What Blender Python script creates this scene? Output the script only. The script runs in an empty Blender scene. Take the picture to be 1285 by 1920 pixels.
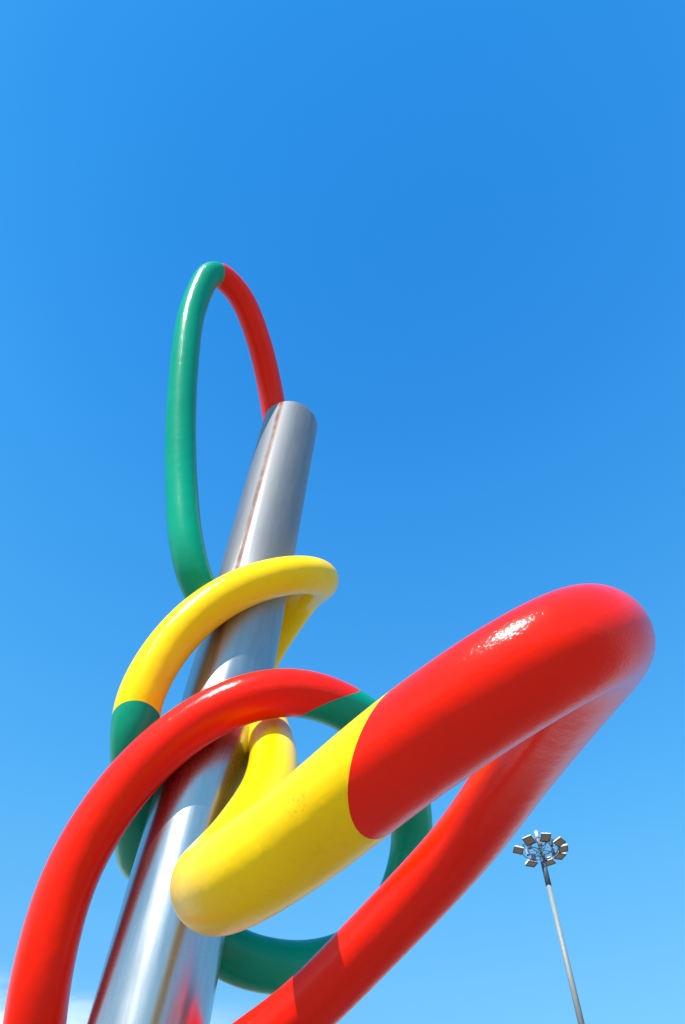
import bpy, bmesh, math, random
from mathutils import Vector, Matrix

R = math.radians
scene = bpy.context.scene
COL = scene.collection
random.seed(7)

# ------------------------------------------------------------------ camera
PITCH, FPX, CX, CY, EYE = R(57.0), 1440.0, 642.5, 960.0, 1.6
cam_d = bpy.data.cameras.new('camera')
cam = bpy.data.objects.new('camera', cam_d)
COL.objects.link(cam)
cam.location = (0, 0, EYE)
cam.rotation_euler = (R(90) + PITCH, 0, 0)
cam_d.sensor_fit = 'VERTICAL'
cam_d.sensor_height = 36.0
cam_d.lens = 27.0
cam_d.clip_start = 0.05
cam_d.clip_end = 5000
scene.camera = cam

# ------------------------------------------------------------------ light
SUN_EL, SUN_AZ = R(44), R(26)          # azimuth: degrees to the left of straight behind the camera
SD = Vector((-math.sin(SUN_AZ) * math.cos(SUN_EL), -math.cos(SUN_AZ) * math.cos(SUN_EL), math.sin(SUN_EL)))
sd = bpy.data.lights.new('sun', 'SUN')
sd.energy = 5.0
sd.angle = R(0.53)
sd.color = (1.0, 0.955, 0.88)
sun = bpy.data.objects.new('sun', sd)
COL.objects.link(sun)
sun.rotation_euler = SD.to_track_quat('Z', 'Y').to_euler()

SKY_GRADE = ((1.8, 1.0), (1.73, 0.75), (2.73, 0.5))   # gain, contrast for R, G, B
world = bpy.data.worlds.new('World')
scene.world = world
world.use_nodes = True
wn, wl = world.node_tree.nodes, world.node_tree.links
wn.clear()
w_out = wn.new('ShaderNodeOutputWorld')
w_bg = wn.new('ShaderNodeBackground')
w_sky = wn.new('ShaderNodeTexSky')
w_sky.sky_type = 'NISHITA'
w_sky.sun_disc = False
w_sky.sun_elevation = SUN_EL
w_sky.sun_rotation = math.atan2(SD.x, SD.y)
w_sky.altitude = 100
w_sky.air_density = 1.0
w_sky.dust_density = 0.1
w_sky.ozone_density = 2.0
w_bg.inputs['Strength'].default_value = 0.15
# a clear polarised summer blue: one uniform grade of the whole sky
w_sep = wn.new('ShaderNodeSeparateColor'); 
# polarised-looking clear summer sky: bluer towards the zenith, same all the way round
g_tc = wn.new('ShaderNodeTexCoord'); g_sep = wn.new('ShaderNodeSeparateXYZ'); wl.new(g_tc.outputs['Generated'], g_sep.inputs[0])
g_rp = wn.new('ShaderNodeValToRGB'); g_rp.color_ramp.interpolation = 'B_SPLINE'
STOPS = ((0.0, (0.60, 1.0, 1.0)), (0.40, (0.62, 1.32, 1.17)), (0.50, (0.56, 1.38, 1.23)), (0.59, (0.47, 1.44, 1.44)), (0.84, (0.26, 1.17, 1.40)), (1.0, (0.125, 0.78, 1.03)))
els = g_rp.color_ramp.elements
while len(els) < len(STOPS): els.new(0.5)
for e_, (p_, c_) in zip(els, STOPS):
    e_.position = p_; e_.color = tuple(v * 0.5 for v in c_) + (1,)
wl.new(g_sep.outputs['Z'], g_rp.inputs[0])
g_mx = wn.new('ShaderNodeMix'); g_mx.data_type = 'RGBA'; g_mx.blend_type = 'MULTIPLY'; g_mx.inputs[0].default_value = 1
wl.new(w_sky.outputs[0], g_mx.inputs[6]); wl.new(g_rp.outputs[0], g_mx.inputs[7])
wl.new(g_mx.outputs[2], w_sep.inputs[0])
w_tint = wn.new('ShaderNodeCombineColor')
for ch, (k, g) in enumerate(SKY_GRADE):
    p_ = wn.new('ShaderNodeMath'); p_.operation = 'POWER'; p_.inputs[1].default_value = g
    q_ = wn.new('ShaderNodeMath'); q_.operation = 'MULTIPLY'; q_.inputs[1].default_value = k
    c_ = wn.new('ShaderNodeMath'); c_.operation = 'MINIMUM'; c_.inputs[1].default_value = (3.6, 4.8, 6.0)[ch]
    wl.new(w_sep.outputs[ch], p_.inputs[0]); wl.new(p_.outputs[0], q_.inputs[0]); wl.new(q_.outputs[0], c_.inputs[0])
    wl.new(c_.outputs[0], w_tint.inputs[ch])
# thin cirrus low above the horizon
tc = wn.new('ShaderNodeTexCoord')
sep = wn.new('ShaderNodeSeparateXYZ'); wl.new(tc.outputs['Generated'], sep.inputs[0])
mp = wn.new('ShaderNodeMapping'); mp.inputs['Scale'].default_value = (2.2, 2.2, 9.0)
mp.inputs['Location'].default_value = (3.35, 0.2, 0.0)
wl.new(tc.outputs['Generated'], mp.inputs[0])
nz = wn.new('ShaderNodeTexNoise'); nz.inputs['Scale'].default_value = 1.6; nz.inputs['Detail'].default_value = 9
nz.inputs['Roughness'].default_value = 0.62; nz.inputs['Distortion'].default_value = 0.5
wl.new(mp.outputs[0], nz.inputs['Vector'])
cr = wn.new('ShaderNodeMapRange'); cr.inputs['From Min'].default_value = 0.38; cr.inputs['From Max'].default_value = 0.66
wl.new(nz.outputs['Fac'], cr.inputs['Value'])
el = wn.new('ShaderNodeMapRange'); el.interpolation_type = 'SMOOTHSTEP'
el.inputs['From Min'].default_value = 0.425; el.inputs['From Max'].default_value = 0.37
wl.new(sep.outputs['Z'], el.inputs['Value'])
mu = wn.new('ShaderNodeMath'); mu.operation = 'MULTIPLY'
bank = wn.new('ShaderNodeMapRange'); bank.interpolation_type = 'SMOOTHSTEP'   # the cirrus bank lies to the left
bank.inputs['From Min'].default_value = -0.02; bank.inputs['From Max'].default_value = -0.30; bank.inputs['To Max'].default_value = 0.8
wl.new(sep.outputs['X'], bank.inputs['Value'])
mv = wn.new('ShaderNodeMath'); mv.operation = 'MULTIPLY'
wl.new(cr.outputs[0], mv.inputs[0]); wl.new(bank.outputs[0], mv.inputs[1])
wl.new(mv.outputs[0], mu.inputs[0]); wl.new(el.outputs[0], mu.inputs[1])
w_cl = wn.new('ShaderNodeMix'); w_cl.data_type = 'RGBA'
w_cl.inputs[7].default_value = (6.3, 6.6, 7.0, 1)
wl.new(mu.outputs[0], w_cl.inputs[0]); wl.new(w_tint.outputs[0], w_cl.inputs[6])
wl.new(w_cl.outputs[2], w_bg.inputs['Color'])
wl.new(w_bg.outputs[0], w_out.inputs[0])

scene.view_settings.view_transform = 'Standard'
scene.view_settings.look = 'None'
scene.view_settings.exposure = 0.75
scene.view_settings.gamma = 1.0
scene.view_settings.use_curve_mapping = False


# ------------------------------------------------------------------ helpers
def P(px, py, d):
    """point seen at a pixel of the 1285x1920 photograph at camera depth d (metres)"""
    x = (px - CX) / FPX * d
    u = (CY - py) / FPX * d
    return Vector((x, d * math.cos(PITCH) - u * math.sin(PITCH), EYE + d * math.sin(PITCH) + u * math.cos(PITCH)))


def catmull(pts, closed, step=0.05):
    n = len(pts)
    out = []
    segs = n if closed else n - 1
    for i in range(segs):
        if closed:
            p0, p1, p2, p3 = pts[i - 1], pts[i], pts[(i + 1) % n], pts[(i + 2) % n]
        else:
            p1, p2 = pts[i], pts[i + 1]
            p0 = pts[i - 1] if i else p1 * 2 - p2
            p3 = pts[i + 2] if i + 2 < n else p2 * 2 - p1
        t0 = 0.0
        t1 = t0 + max((p1 - p0).length, 1e-4) ** 0.5
        t2 = t1 + max((p2 - p1).length, 1e-4) ** 0.5
        t3 = t2 + max((p3 - p2).length, 1e-4) ** 0.5
        k = max(2, int((p2 - p1).length / step))
        for j in range(k):
            t = t1 + (t2 - t1) * j / k
            a1 = p0 * ((t1 - t) / (t1 - t0)) + p1 * ((t - t0) / (t1 - t0))
            a2 = p1 * ((t2 - t) / (t2 - t1)) + p2 * ((t - t1) / (t2 - t1))
            a3 = p2 * ((t3 - t) / (t3 - t2)) + p3 * ((t - t2) / (t3 - t2))
            b1 = a1 * ((t2 - t) / (t2 - t0)) + a2 * ((t - t0) / (t2 - t0))
            b2 = a2 * ((t3 - t) / (t3 - t1)) + a3 * ((t - t1) / (t3 - t1))
            out.append(b1 * ((t2 - t) / (t2 - t1)) + b2 * ((t - t1) / (t2 - t1)))
    if not closed:
        out.append(pts[-1].copy())
    return out


def smooth(path, closed, times):
    for _ in range(times):
        n = len(path)
        new = []
        for i in range(n):
            if not closed and (i == 0 or i == n - 1):
                new.append(path[i]); continue
            new.append(path[i] * 0.5 + (path[i - 1] + path[(i + 1) % n]) * 0.25)
        path = new
    return path


def link(name, bm, mat, parent=None):
    me = bpy.data.meshes.new(name)
    bm.to_mesh(me); bm.free()
    if mat: me.materials.append(mat)
    o = bpy.data.objects.new(name, me)
    COL.objects.link(o)
    if parent: o.parent = parent
    return o


def tag(o, label=None, cat=None, group=None, kind=None):
    if label: o['label'] = label
    if cat: o['category'] = cat
    if group: o['group'] = group
    if kind: o['kind'] = kind
    return o


def frames(path, closed):
    n = len(path)
    T = []
    for i in range(n):
        a = path[i - 1] if (closed or i > 0) else path[i]
        b = path[(i + 1) % n] if (closed or i < n - 1) else path[i]
        T.append((b - a).normalized())
    ref = Vector((0, 0, 1)) if abs(T[0].z) < 0.9 else Vector((1, 0, 0))
    N = [(ref - T[0] * ref.dot(T[0])).normalized()]
    for i in range(1, n):
        q = T[i - 1].rotation_difference(T[i])
        v = q @ N[-1]
        N.append((v - T[i] * v.dot(T[i])).normalized())
    if closed:                      # spread the closing twist
        q = T[-1].rotation_difference(T[0])
        v = q @ N[-1]
        ang = math.atan2(v.cross(N[0]).dot(T[0]), v.dot(N[0]))
        for i in range(n):
            N[i] = Matrix.Rotation(ang * i / n, 3, T[i]) @ N[i]
    return T, N


def tube(name, path, closed, i0, i1, rad, mat, parent, seg=64, cap0=None, cap1=None, slant=None):
    """one colour section of a swept tube, from sample i0 to i1 (may wrap when closed)"""
    n = len(path)
    T, N = frames(path, closed)
    bm = bmesh.new()
    uvl = bm.loops.layers.uv.new('along')
    idx = list(range(i0, i1 + 1))
    s = 0.0; S = []
    for k, i in enumerate(idx):
        if k: s += (path[i % n] - path[idx[k - 1] % n]).length
        S.append(s)
    rings = []

    def ring(c, t, nn, r):
        b = t.cross(nn)
        return [bm.verts.new(c + (nn * math.cos(2 * math.pi * j / seg) + b * math.sin(2 * math.pi * j / seg)) * r) for j in range(seg)]
    rows = []
    if cap0 == 'round':
        c, t, nn = path[idx[0]], T[idx[0]], N[idx[0]]
        for a in range(1, 12):
            f = math.pi / 2 * (1 - a / 12)
            rows.append((ring(c - t * rad * math.sin(f), t, nn, rad * math.cos(f)), -rad * f))
    slant = slant or {}
    REACH = 14

    def shear(i):
        # colour joints run obliquely round the tube: displacement of each seam point along the axis
        c, t = path[i % n], T[i % n]
        near = Vector((0, 0, EYE)) - c
        near = (near - t * near.dot(t)).normalized()
        low = t.cross(near)
        if low.dot(Vector((0, -math.sin(PITCH), math.cos(PITCH)))) > 0: low = -low
        k1, k2 = slant[i % n]
        b = t.cross(N[i % n])
        out = []
        for j in range(seg):
            e = N[i % n] * math.cos(2 * math.pi * j / seg) + b * math.sin(2 * math.pi * j / seg)
            out.append(-rad * (k1 * e.dot(near) + k2 * e.dot(low)))
        return out
    sh = [(k, shear(idx[k])) for k in (0, len(idx) - 1) if idx[k] % n in slant]
    ds = S[-1] / max(1, len(S) - 1)
    for k, i in enumerate(idx):
        act = [(1 - abs(k - kk) / REACH, v) for kk, v in sh if abs(k - kk) < REACH]
        if not act:
            rows.append((ring(path[i % n], T[i % n], N[i % n], rad), S[k])); continue
        w, v = act[0]
        vs = []
        for j in range(seg):
            q = i + w * v[j] / ds
            a = math.floor(q); f = q - a
            a0, a1 = a % n, (a + 1) % n
            a2 = 2 * math.pi * j / seg
            p = []
            for aa in (a0, a1):
                p.append(path[aa] + (N[aa] * math.cos(a2) + T[aa].cross(N[aa]) * math.sin(a2)) * rad)
            vs.append(bm.verts.new(p[0].lerp(p[1], f)))
        rows.append((vs, S[k]))
    if cap1 == 'round':
        c, t, nn = path[idx[-1] % n], T[idx[-1] % n], N[idx[-1] % n]
        for a in range(1, 12):
            f = math.pi / 2 * a / 12
            rows.append((ring(c + t * rad * math.sin(f), t, nn, rad * math.cos(f)), S[-1] + rad * f))
    for (ra, sa), (rb, sb) in zip(rows, rows[1:]):
        for j in range(seg):
            f = bm.faces.new((ra[j], ra[(j + 1) % seg], rb[(j + 1) % seg], rb[j]))
            f.smooth = True
            u0, u1 = j / seg, (j + 1) / seg
            for lp, uv in zip(f.loops, ((u0, sa), (u1, sa), (u1, sb), (u0, sb))):
                lp[uvl].uv = uv
    if cap0: bm.faces.new(rows[0][0][::-1])
    if cap1: bm.faces.new(rows[-1][0])
    return link(name, bm, mat, parent)


def box(bm, c, s, m=None):
    v = []
    for x in (-1, 1):
        for y in (-1, 1):
            for z in (-1, 1):
                p = Vector((x * s[0] / 2, y * s[1] / 2, z * s[2] / 2)) + Vector(c)
                if m: p = m @ p
                v.append(bm.verts.new(p))
    for q in ((0, 1, 3, 2), (4, 6, 7, 5), (0, 4, 5, 1), (2, 3, 7, 6), (0, 2, 6, 4), (1, 5, 7, 3)):
        bm.faces.new([v[i] for i in q])
    return v


def rod(bm, a, b, r, r2=None, seg=10, caps=True):
    a, b = Vector(a), Vector(b)
    r2 = r if r2 is None else r2
    t = (b - a).normalized()
    ref = Vector((0, 0, 1)) if abs(t.z) < 0.9 else Vector((1, 0, 0))
    n = (ref - t * ref.dot(t)).normalized(); w = t.cross(n)
    A = [bm.verts.new(a + (n * math.cos(2 * math.pi * j / seg) + w * math.sin(2 * math.pi * j / seg)) * r) for j in range(seg)]
    B = [bm.verts.new(b + (n * math.cos(2 * math.pi * j / seg) + w * math.sin(2 * math.pi * j / seg)) * r2) for j in range(seg)]
    for j in range(seg):
        f = bm.faces.new((A[j], A[(j + 1) % seg], B[(j + 1) % seg], B[j])); f.smooth = True
    if caps:
        bm.faces.new(A[::-1]); bm.faces.new(B)


# ------------------------------------------------------------------ materials
def newmat(name):
    m = bpy.data.materials.new(name); m.use_nodes = True
    nt = m.node_tree
    return m, nt, nt.nodes['Principled BSDF'], nt.nodes, nt.links


def simple(name, col, rough=0.5, metal=0.0, noise=0.08):
    m, nt, b, N, L = newmat(name)
    t = N.new('ShaderNodeTexCoord')
    z = N.new('ShaderNodeTexNoise'); z.inputs['Scale'].default_value = 6; z.inputs['Detail'].default_value = 6
    L.new(t.outputs['Object'], z.inputs['Vector'])
    mx = N.new('ShaderNodeMix'); mx.data_type = 'RGBA'
    mx.inputs[6].default_value = tuple(c * (1 - noise) for c in col) + (1,)
    mx.inputs[7].default_value = tuple(min(1, c * (1 + noise)) for c in col) + (1,)
    L.new(z.outputs['Fac'], mx.inputs[0]); L.new(mx.outputs[2], b.inputs['Base Color'])
    b.inputs['Roughness'].default_value = rough; b.inputs['Metallic'].default_value = metal
    return m


def paint(name, col, dark, rough=0.4, coat=0.7, weave=0.0, spots=None):
    """brushed-on gloss enamel over fibreglass: orange peel, slight fading, faint dirt"""
    m, nt, b, N, L = newmat(name)
    t = N.new('ShaderNodeTexCoord')
    z = N.new('ShaderNodeTexNoise'); z.inputs['Scale'].default_value = 1.1; z.inputs['Detail'].default_value = 5
    L.new(t.outputs['Object'], z.inputs['Vector'])
    rp = N.new('ShaderNodeMapRange'); rp.inputs['From Min'].default_value = 0.35; rp.inputs['From Max'].default_value = 0.7
    L.new(z.outputs['Fac'], rp.inputs['Value'])
    mx = N.new('ShaderNodeMix'); mx.data_type = 'RGBA'
    mx.inputs[6].default_value = col + (1,); mx.inputs[7].default_value = dark + (1,)
    L.new(rp.outputs[0], mx.inputs[0])
    # faint filled joints between the moulded lengths, rain streaks of grime
    ju = N.new('ShaderNodeUVMap'); ju.uv_map = 'along'
    js = N.new('ShaderNodeSeparateXYZ'); L.new(ju.outputs[0], js.inputs[0])
    jm = N.new('ShaderNodeMath'); jm.operation = 'PINGPONG'; jm.inputs[1].default_value = 1.1
    L.new(js.outputs['Y'], jm.inputs[0])
    jr = N.new('ShaderNodeMapRange'); jr.inputs['From Min'].default_value = 0.006; jr.inputs['From Max'].default_value = 0.0
    jr.inputs['To Max'].default_value = 0.22
    L.new(jm.outputs[0], jr.inputs['Value'])
    jz = N.new('ShaderNodeMapping'); jz.inputs['Scale'].default_value = (7, 7, 0.7); L.new(t.outputs['Object'], jz.inputs[0])
    jn = N.new('ShaderNodeTexNoise'); jn.inputs['Scale'].default_value = 1.6; jn.inputs['Detail'].default_value = 8; jn.inputs['Roughness'].default_value = 0.65
    L.new(jz.outputs[0], jn.inputs['Vector'])
    jg = N.new('ShaderNodeMapRange'); jg.inputs['From Min'].default_value = 0.55; jg.inputs['From Max'].default_value = 0.8
    jg.inputs['To Max'].default_value = 0.30
    L.new(jn.outputs['Fac'], jg.inputs['Value'])
    ja = N.new('ShaderNodeMath'); ja.operation = 'ADD'; ja.use_clamp = True
    L.new(jr.outputs[0], ja.inputs[0]); L.new(jg.outputs[0], ja.inputs[1])
    jx = N.new('ShaderNodeMix'); jx.data_type = 'RGBA'; jx.inputs[7].default_value = tuple(c * 0.55 + 0.012 for c in col) + (1,)
    L.new(mx.outputs[2], jx.inputs[6]); L.new(ja.outputs[0], jx.inputs[0])
    last = jx.outputs[2]
    if spots:
        for (p, r, k) in spots:      # small scuffs of grime at one place
            sv = N.new('ShaderNodeVectorMath'); sv.operation = 'DISTANCE'
            L.new(t.outputs['Object'], sv.inputs[0]); sv.inputs[1].default_value = p
            mr = N.new('ShaderNodeMapRange'); mr.inputs['From Min'].default_value = r; mr.inputs['From Max'].default_value = 0
            mr.inputs['To Max'].default_value = k
            L.new(sv.outputs['Value'], mr.inputs['Value'])
            gz = N.new('ShaderNodeTexNoise'); gz.inputs['Scale'].default_value = 38; gz.inputs['Detail'].default_value = 4
            L.new(t.outputs['Object'], gz.inputs['Vector'])
            gr = N.new('ShaderNodeMapRange'); gr.inputs['From Min'].default_value = 0.52; gr.inputs['From Max'].default_value = 0.62
            L.new(gz.outputs['Fac'], gr.inputs['Value'])
            mm = N.new('ShaderNodeMath'); mm.operation = 'MULTIPLY'
            L.new(mr.outputs[0], mm.inputs[0]); L.new(gr.outputs[0], mm.inputs[1])
            m2 = N.new('ShaderNodeMix'); m2.data_type = 'RGBA'; m2.inputs[7].default_value = (0.12, 0.07, 0.02, 1)
            L.new(last, m2.inputs[6]); L.new(mm.outputs[0], m2.inputs[0])
            last = m2.outputs[2]
    L.new(last, b.inputs['Base Color'])
    b.inputs['Roughness'].default_value = rough
    b.inputs['Specular IOR Level'].default_value = 0.04
    b.inputs['Coat Weight'].default_value = coat
    b.inputs['Coat IOR'].default_value = 1.32
    b.inputs['Coat Roughness'].default_value = 0.09
    # relief: fine pits + slow waviness + circumferential lay-up marks
    f = N.new('ShaderNodeTexNoise'); f.inputs['Scale'].default_value = 55; f.inputs['Detail'].default_value = 3
    L.new(t.outputs['Object'], f.inputs['Vector'])
    g = N.new('ShaderNodeTexNoise'); g.inputs['Scale'].default_value = 5; g.inputs['Detail'].default_value = 3
    L.new(t.outputs['Object'], g.inputs['Vector'])
    uv = N.new('ShaderNodeUVMap'); uv.uv_map = 'along'
    mpn = N.new('ShaderNodeMapping'); mpn.inputs['Scale'].default_value = (2.0, 42.0, 1.0)
    L.new(uv.outputs[0], mpn.inputs[0])
    h = N.new('ShaderNodeTexNoise'); h.inputs['Scale'].default_value = 1.0; h.inputs['Detail'].default_value = 2; h.inputs['Distortion'].default_value = 0.7
    L.new(mpn.outputs[0], h.inputs['Vector'])
    b1 = N.new('ShaderNodeBump'); b1.inputs['Strength'].default_value = 1.0; b1.inputs['Distance'].default_value = 0.0004
    L.new(f.outputs['Fac'], b1.inputs['Height'])
    b2 = N.new('ShaderNodeBump'); b2.inputs['Strength'].default_value = 1.0; b2.inputs['Distance'].default_value = 0.006
    L.new(g.outputs['Fac'], b2.inputs['Height']); L.new(b1.outputs[0], b2.inputs['Normal'])
    b3 = N.new('ShaderNodeBump'); b3.inputs['Strength'].default_value = 1.0; b3.inputs['Distance'].default_value = 0.0006 + weave
    L.new(h.outputs['Fac'], b3.inputs['Height']); L.new(b2.outputs[0], b3.inputs['Normal'])
    b4 = N.new('ShaderNodeBump'); b4.inputs['Strength'].default_value = 1.0; b4.inputs['Distance'].default_value = 0.0028
    L.new(f.outputs['Fac'], b4.inputs['Height']); L.new(b3.outputs[0], b4.inputs['Normal'])
    L.new(b3.outputs[0], b.inputs['Normal']); L.new(b4.outputs[0], b.inputs['Coat Normal'])    # pitted lacquer over smooth paint
    return m


M_RED = paint('red_enamel', (0.80, 0.011, 0.0), (0.76, 0.009, 0.0))
M_GREEN = paint('green_enamel', (0.0, 0.28, 0.165), (0.0, 0.245, 0.14))
M_YEL = paint('yellow_enamel', (0.89, 0.59, 0.0), (0.86, 0.53, 0.0), rough=0.5, coat=0.6, weave=0.0012,
              spots=[(tuple(P(529, 1502, 4.4)), 0.16, 1.0)])
M_SEAM = simple('joint_sealant', (0.55, 0.45, 0.38), 0.6)


def steel():
    m, nt, b, N, L = newmat('brushed_steel')
    t = N.new('ShaderNodeTexCoord')
    sp = N.new('ShaderNodeSeparateXYZ'); L.new(t.outputs['Object'], sp.inputs[0])
    an = N.new('ShaderNodeMath'); an.operation = 'ARCTAN2'
    L.new(sp.outputs['Y'], an.inputs[0]); L.new(sp.outputs['X'], an.inputs[1])
    cb = N.new('ShaderNodeCombineXYZ'); L.new(an.outputs[0], cb.inputs['X']); L.new(sp.outputs['Z'], cb.inputs['Y'])
    # fine circumferential brushing
    mp_ = N.new('ShaderNodeMapping'); mp_.inputs['Scale'].default_value = (3.0, 120, 1)
    L.new(cb.outputs[0], mp_.inputs[0])
    n1 = N.new('ShaderNodeTexNoise'); n1.inputs['Scale'].default_value = 1; n1.inputs['Detail'].default_value = 4
    L.new(mp_.outputs[0], n1.inputs['Vector'])
    # blotches and vertical wash streaks
    mq = N.new('ShaderNodeMapping'); mq.inputs['Scale'].default_value = (5.0, 0.8, 1)
    L.new(cb.outputs[0], mq.inputs[0])
    n2 = N.new('ShaderNodeTexNoise'); n2.inputs['Scale'].default_value = 1.2; n2.inputs['Detail'].default_value = 7; n2.inputs['Roughness'].default_value = 0.6
    L.new(mq.outputs[0], n2.inputs['Vector'])
    mx = N.new('ShaderNodeMix'); mx.data_type = 'RGBA'
    mx.inputs[6].default_value = (0.29, 0.295, 0.31, 1); mx.inputs[7].default_value = (0.50, 0.505, 0.52, 1)
    L.new(n2.outputs['Fac'], mx.inputs[0])
    # rusty welded seam running up the plate facing the camera
    d = N.new('ShaderNodeMath'); d.operation = 'SUBTRACT'; d.inputs[1].default_value = R(-146)
    L.new(an.outputs[0], d.inputs[0])
    nn = N.new('ShaderNodeTexNoise'); nn.inputs['Scale'].default_value = 2.5; nn.inputs['Detail'].default_value = 5
    L.new(t.outputs['Object'], nn.inputs['Vector'])
    wob = N.new('ShaderNodeMath'); wob.operation = 'MULTIPLY_ADD'; wob.inputs[1].default_value = 0.06; 
    L.new(nn.outputs['Fac'], wob.inputs[0]); L.new(d.outputs[0], wob.inputs[2])
    ab = N.new('ShaderNodeMath'); ab.operation = 'ABSOLUTE'; L.new(wob.outputs[0], ab.inputs[0])
    mr = N.new('ShaderNodeMapRange'); mr.interpolation_type = 'SMOOTHSTEP'
    mr.inputs['From Min'].default_value = 0.13; mr.inputs['From Max'].default_value = 0.02
    L.new(ab.outputs[0], mr.inputs['Value'])
    hz = N.new('ShaderNodeMapRange'); hz.inputs['From Min'].default_value = 9.5; hz.inputs['From Max'].default_value = 12.0; hz.inputs['To Max'].default_value = 1.6
    L.new(sp.outputs['Z'], hz.inputs['Value'])
    sm = N.new('ShaderNodeMath'); sm.operation = 'MULTIPLY'; L.new(mr.outputs[0], sm.inputs[0]); L.new(hz.outputs[0], sm.inputs[1])
    sk = N.new('ShaderNodeMath'); sk.operation = 'MULTIPLY'; sk.use_clamp = True; L.new(sm.outputs[0], sk.inputs[0]); L.new(nn.outputs['Fac'], sk.inputs[1])
    m2 = N.new('ShaderNodeMix'); m2.data_type = 'RGBA'; m2.inputs[7].default_value = (0.22, 0.09, 0.05, 1)
    L.new(mx.outputs[2], m2.inputs[6]); L.new(sk.outputs[0], m2.inputs[0])
    L.new(m2.outputs[2], b.inputs['Base Color'])
    b.inputs['Metallic'].default_value = 1.0
    rr = N.new('ShaderNodeMapRange'); rr.inputs['To Min'].default_value = -0.06; rr.inputs['To Max'].default_value = 0.06
    L.new(n2.outputs['Fac'], rr.inputs['Value'])
    hr = N.new('ShaderNodeMapRange'); hr.interpolation_type = 'SMOOTHSTEP'          # rougher towards the top, spreading the sun streak there
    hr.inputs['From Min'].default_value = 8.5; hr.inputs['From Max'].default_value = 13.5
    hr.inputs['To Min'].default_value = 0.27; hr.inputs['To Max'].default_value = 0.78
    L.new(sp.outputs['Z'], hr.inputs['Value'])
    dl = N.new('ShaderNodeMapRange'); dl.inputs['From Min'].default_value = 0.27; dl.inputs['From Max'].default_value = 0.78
    dl.inputs['To Min'].default_value = 1.0; dl.inputs['To Max'].default_value = 0.62  # base colour darkened towards the top: a dimmer sun streak put into the colour
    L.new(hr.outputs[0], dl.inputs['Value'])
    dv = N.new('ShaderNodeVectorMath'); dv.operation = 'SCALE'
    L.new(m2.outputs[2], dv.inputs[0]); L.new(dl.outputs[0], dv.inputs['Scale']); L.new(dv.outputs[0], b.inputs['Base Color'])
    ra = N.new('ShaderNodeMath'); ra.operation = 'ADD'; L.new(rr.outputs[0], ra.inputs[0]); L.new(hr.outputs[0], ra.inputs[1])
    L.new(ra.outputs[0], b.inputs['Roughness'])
    b.inputs['Coat Weight'].default_value = 0.5; b.inputs['Coat IOR'].default_value = 1.8; b.inputs['Coat Roughness'].default_value = 0.13
    b.inputs['Anisotropic'].default_value = 0.35
    b.inputs['Anisotropic Rotation'].default_value = 0.25
    tg = N.new('ShaderNodeTangent'); tg.direction_type = 'RADIAL'; tg.axis = 'Z'
    L.new(tg.outputs[0], b.inputs['Tangent'])
    bp = N.new('ShaderNodeBump'); bp.inputs['Strength'].default_value = 0.6; bp.inputs['Distance'].default_value = 0.0005
    L.new(n1.outputs['Fac'], bp.inputs['Height']); L.new(bp.outputs[0], b.inputs['Normal'])
    return m


M_STEEL = steel()
M_GALV = simple('galvanised_mast', (0.19, 0.215, 0.22), 0.6, 0.1, 0.22)
M_DARKP = simple('dark_blue_grey_paint', (0.045, 0.075, 0.11), 0.45, 0.2, 0.2)
M_CAN = simple('light_grey_lamp_housing', (0.66, 0.66, 0.68), 0.4, 0.1, 0.08)
M_RIM = simple('black_lamp_rim', (0.04, 0.04, 0.045), 0.5)
M_CABLE = simple('dark_gear_box', (0.07, 0.075, 0.13), 0.5, 0.2, 0.2)


def lens_mat():
    m, nt, b, N, L = newmat('lamp_glass')
    t = N.new('ShaderNodeTexCoord')
    w = N.new('ShaderNodeTexWave'); w.inputs['Scale'].default_value = 9; w.inputs['Distortion'].default_value = 2
    L.new(t.outputs['Object'], w.inputs['Vector'])
    mx = N.new('ShaderNodeMix'); mx.data_type = 'RGBA'
    mx.inputs[6].default_value = (0.16, 0.13, 0.10, 1); mx.inputs[7].default_value = (0.30, 0.25, 0.19, 1)
    L.new(w.outputs['Fac'], mx.inputs[0]); L.new(mx.outputs[2], b.inputs['Base Color'])
    b.inputs['Roughness'].default_value = 0.15
    b.inputs['Metallic'].default_value = 0.3
    return m


M_LENS = lens_mat()

# ------------------------------------------------------------------ ground
gm, gnt, gb, GN, GL = newmat('pale_stone_paving')
gt = GN.new('ShaderNodeTexCoord')
br = GN.new('ShaderNodeTexBrick'); br.inputs['Scale'].default_value = 1.0
br.inputs['Color1'].default_value = (0.25, 0.22, 0.19, 1); br.inputs['Color2'].default_value = (0.21, 0.19, 0.165, 1)
br.inputs['Mortar'].default_value = (0.14, 0.13, 0.12, 1); br.inputs['Mortar Size'].default_value = 0.012
GL.new(gt.outputs['Object'], br.inputs['Vector']); GL.new(br.outputs['Color'], gb.inputs['Base Color'])
gb.inputs['Roughness'].default_value = 0.85
bm = bmesh.new()
bmesh.ops.create_circle(bm, cap_ends=True, radius=2500, segments=96)
tag(link('ground', bm, gm), kind='structure')

# ------------------------------------------------------------------ the sculpture
A0, A1 = P(285, 1900, 8.45), P(546, 792, 18.5)
AX = (A1 - A0).normalized()
BASE = A0 - AX * (A0.z / AX.z)
H = (A1 - BASE).length
PR, TR = 0.65, 0.32

sculpture = bpy.data.objects.new('sculpture', None)
COL.objects.link(sculpture)
tag(sculpture, 'tall abstract sculpture of a leaning steel column wound with red, yellow and green tubes', 'sculpture')

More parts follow.
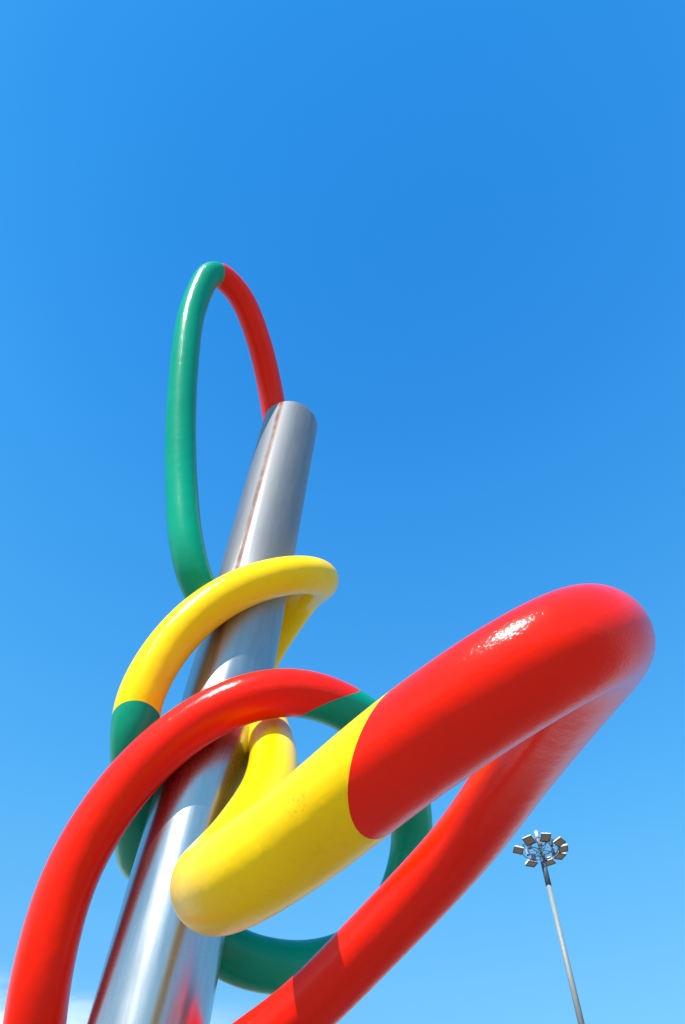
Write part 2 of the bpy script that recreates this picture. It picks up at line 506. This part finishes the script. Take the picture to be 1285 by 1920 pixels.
# column: local Z is its axis
bm = bmesh.new()
prof = [(PR, -0.3), (PR, H - 0.16)] + [(PR - 0.16 + 0.16 * math.cos(a), H - 0.16 + 0.16 * math.sin(a)) for a in [math.pi / 2 * k / 10 for k in range(1, 11)]]
prof = [(PR, -0.3 + (H + 0.14) * k / 80) for k in range(80)] + prof[1:]
SEG = 128
rows = [[bm.verts.new((r * math.cos(2 * math.pi * j / SEG), r * math.sin(2 * math.pi * j / SEG), z)) for j in range(SEG)] for r, z in prof]
for ra, rb in zip(rows, rows[1:]):
    for j in range(SEG):
        bm.faces.new((ra[j], ra[(j + 1) % SEG], rb[(j + 1) % SEG], rb[j])).smooth = True
bm.faces.new(rows[-1])
column = link('steel_column', bm, M_STEEL, sculpture)
column.matrix_world = Matrix.Translation(BASE) @ AX.to_track_quat('Z', 'Y').to_matrix().to_4x4()


def nearest(path, p):
    return min(range(len(path)), key=lambda i: (path[i] - p).length)


def sections(name, child, path, closed, cuts, mats, rad, cap0=None, cap1=None, slants=()):
    """cuts: sample indices where the colour changes; first section is the part, others its sub-parts"""
    n = len(path)
    spans = []
    if closed:
        for k, c in enumerate(cuts):
            e = cuts[(k + 1) % len(cuts)]
            spans.append((c, e if e > c else e + n))
    else:
        ends = [0] + list(cuts) + [n - 1]
        spans = list(zip(ends, ends[1:]))
    main = None
    for k, (a, e) in enumerate(spans):
        o = tube(name if k == 0 else child[k], path, closed, a, e, rad, mats[k], main or sculpture, slant=dict(zip(cuts, slants)),
                 cap0=cap0 if (k == 0 and not closed) else None, cap1=cap1 if (k == len(spans) - 1 and not closed) else None)
        if main is None: main = o
    return main


# upright hoop standing behind the column head: green limb left, red limb right
hoop_pts = [P(404, 508, 18.83), P(448, 548, 19.15), P(486, 640, 19.15), P(510, 745, 18.94), P(524, 850, 18.19), P(528, 940, 17.23),
            P(515, 1035, 16.05), P(476, 1110, 14.87), P(425, 1150, 13.91), P(379, 1120, 13.38), P(353, 1040, 13.59), P(341, 920, 14.55), P(339, 800, 15.52),
            P(346, 680, 16.59), P(363, 575, 17.76)]
hp = smooth(catmull(hoop_pts, True, 0.06), True, 60)
i_top = nearest(hp, P(403, 510, 18.9)); i_bot = nearest(hp, P(476, 1110, 14.8))
hoop = sections('hoop', [None, 'green_section'], hp, True, [i_top, i_bot], [M_RED, M_GREEN], 0.305)

# tilted ring around the column: yellow over the front, green at the left
ring_pts = [P(*q) for q in ((254, 1440, 10.7), (256, 1330, 10.9), (305, 1228, 11.5), (380, 1147, 12.1), (470, 1096, 12.7), (555, 1077, 13.3), (604, 1086, 14.1),
            (566, 1124, 15.3), (490, 1240, 15.2), (430, 1390, 14.2), (365, 1530, 13.0), (316, 1604, 12.1), (268, 1618, 11.5), (258, 1552, 11.0))]
rp_ = smooth(catmull(ring_pts, True, 0.06), True, 30)
ia = nearest(rp_, P(243, 1350, 10.9)); ib = nearest(rp_, P(400, 1460, 13.6))
ring = sections('ring', [None, 'green_section'], rp_, True, [ia, ib], [M_YEL, M_GREEN], 0.335, slants=[(-0.5, 0.0), (0, 0)])

# big red arch rising from the ground at the left, over the column, curling down green behind
foot = P(56, 2010, 8.35)
arch_pts = [Vector((foot.x - 0.05, foot.y, -0.3)), Vector((foot.x - 0.02, foot.y, 2.2)), foot, P(65, 1915, 8.5), P(76, 1840, 8.65), P(128, 1650, 9.25), P(228, 1482, 9.85), P(340, 1373, 10.3), P(450, 1312, 10.55),
            P(560, 1297, 10.9), P(655, 1330, 11.2), P(732, 1398, 11.7), P(768, 1495, 12.4), P(772, 1600, 12.4), P(742, 1700, 12.0), P(680, 1776, 11.5), P(592, 1812, 10.9),
            P(500, 1811, 10.4), P(420, 1785, 10.2), P(345, 1710, 10.4)]
ap = smooth(catmull(arch_pts, False, 0.06), False, 40)
ic = nearest(ap, P(610, 1310, 11.0))
arch = sections('arch', [None, 'green_section'], ap, False, [ic], [M_RED, M_GREEN], 0.335, slants=[(0.15, 1.35)])

# long hairpin tube reaching out over the viewer: yellow at the column, red round the far bend
pin_pts = [P(490, 1335, 11.74), P(509, 1392, 10.88), P(507, 1472, 8.96), P(455, 1580, 6.94), P(400, 1660, 5.66), P(450, 1640, 5.07), P(560, 1566, 4.80), P(760, 1405, 4.48), P(960, 1268, 4.32),
           P(1085, 1200, 4.43), P(1132, 1205, 5.07), P(1058, 1318, 6.08), P(973, 1438, 7.04), P(862, 1590, 7.79), P(706, 1757, 8.10), P(556, 1905, 8.30), P(400, 2020, 8.22), P(250, 2140, 8.27)]
pp = smooth(catmull(pin_pts, False, 0.05), False, 25)
ie = nearest(pp, P(738, 1423, 4.55))
pin = sections('hairpin_tube', [None, 'red_section'], pp, False, [ie], [M_YEL, M_RED], TR, slants=[(0.6, 0.8)])

# ------------------------------------------------------------------ floodlight mast
TOPC = P(1013, 1592, 39.0)
MX, MY, MZ = TOPC
mast = bpy.data.objects.new('floodlight_mast', None)
COL.objects.link(mast)
mast.location = (MX, MY, 0)
tag(mast, 'tall slim grey floodlight mast with a crown of square lamps, at the lower right', 'floodlight mast')
Z = MZ
for a, b, ra, rb in ((0, Z - 9.5, 0.20, 0.155), (Z - 9.5, Z - 1.95, 0.142, 0.115)):
    bm = bmesh.new(); rod(bm, (0, 0, a), (0, 0, b), ra, rb, 24)
    link('pole_section', bm, M_GALV, mast)
bm = bmesh.new(); rod(bm, (0, 0, Z - 9.62), (0, 0, Z - 9.36), 0.162, 0.162, 24); link('collar', bm, M_GALV, mast)
bm = bmesh.new(); rod(bm, (0, 0, Z - 1.95), (0, 0, Z - 0.35), 0.14, 0.13, 20); link('dark_sleeve', bm, M_DARKP, mast)
bm = bmesh.new(); rod(bm, (0, 0, Z - 0.35), (0, 0, Z + 0.62), 0.07, 0.06, 16); link('head_post', bm, M_GALV, mast)
bm = bmesh.new(); rod(bm, (0, 0, Z + 0.62), (0, 0, Z + 1.0), 0.085, 0.085, 16); link('top_cap', bm, M_CAN, mast)
# ring frame
for rr_, zz in ((0.62, 0.0), (0.95, 0.02)):
    bm = bmesh.new()
    k = 32
    for j in range(k):
        a, b = 2 * math.pi * j / k, 2 * math.pi * (j + 1) / k
        rod(bm, (rr_ * math.cos(a), rr_ * math.sin(a), Z + zz), (rr_ * math.cos(b), rr_ * math.sin(b), Z + zz), 0.022, seg=6)
    link('ring_frame', bm, M_CABLE, mast)
for j in range(8):
    a = 2 * math.pi * (j + 0.5) / 8
    bm = bmesh.new()
    rod(bm, (0.06 * math.cos(a), 0.06 * math.sin(a), Z), (1.0 * math.cos(a), 1.0 * math.sin(a), Z + 0.01), 0.024, seg=6)
    rod(bm, (0.06 * math.cos(a), 0.06 * math.sin(a), Z - 0.3), (0.62 * math.cos(a), 0.62 * math.sin(a), Z - 0.02), 0.016, seg=6)
    link('arm', bm, M_GALV if j % 2 else M_CABLE, mast)
for j in range(7):
    a = 2 * math.pi * (j + 0.2) / 7 + random.uniform(-.15, .15)
    bm = bmesh.new()
    m = Matrix.Translation((0.66 * math.cos(a), 0.66 * math.sin(a), Z + random.uniform(-.12, .08))) @ Matrix.Rotation(a, 4, 'Z')
    box(bm, (0, 0, 0), (0.14, 0.17, 0.28), m)
    link('gear_box', bm, M_CABLE, mast)


def floodlight(az, tilt, deep, yaw=0):
    """square box floodlight hung outside the ring, glass facing down and outwards"""
    m = Matrix.Translation((1.12 * math.cos(az), 1.12 * math.sin(az), Z - 0.02)) @ Matrix.Rotation(az + yaw, 4, 'Z') @ Matrix.Rotation(-tilt, 4, 'Y')
    s = 0.225
    bm = bmesh.new()
    lo = [bm.verts.new(m @ Vector((x * s, y * s * 1.05, -0.10))) for x, y in ((-1, -1), (1, -1), (1, 1), (-1, 1))]
    mi = [bm.verts.new(m @ Vector((x * s, y * s * 1.05, -0.10 + deep))) for x, y in ((-1, -1), (1, -1), (1, 1), (-1, 1))]
    hi = [bm.verts.new(m @ Vector((x * s * 0.6, y * s * 0.62, -0.02 + deep))) for x, y in ((-1, -1), (1, -1), (1, 1), (-1, 1))]
    for A, B in ((lo, mi), (mi, hi)):
        for j in range(4):
            bm.faces.new((A[j], A[(j + 1) % 4], B[(j + 1) % 4], B[j]))
    bm.faces.new(hi); bm.faces.new(lo[::-1])
    h = link('floodlight', bm, M_CAN, mast)
    bm = bmesh.new()
    for x, y, sx, sy in ((-1, 0, .03, s * 2.2), (1, 0, .03, s * 2.2), (0, -1, s * 2.05, .03), (0, 1, s * 2.05, .03)):
        box(bm, (x * s, y * s * 1.06, -0.115), (sx, sy, 0.035), m)
    link('rim', bm, M_RIM, h)
    bm = bmesh.new(); box(bm, (0, 0, -0.108), (s * 1.92, s * 2.02, 0.012), m); link('glass', bm, M_LENS, h)
    bm = bmesh.new()
    box(bm, (-s * 1.1, 0, 0.0), (0.03, s * 1.9, 0.03), m)
    box(bm, (-s * 1.0, s * 0.95, 0.03), (0.12, 0.02, 0.03), m); box(bm, (-s * 1.0, -s * 0.95, 0.03), (0.12, 0.02, 0.03), m)
    link('bracket', bm, M_CABLE, h)


for az, tilt in ((184, 12), (232, 16), (274, 14), (318, 12), (350, 8), (22, 6), (58, 4), (106, 4)):
    floodlight(R(az), R(tilt), 0.14 if az < 150 else 0.07)
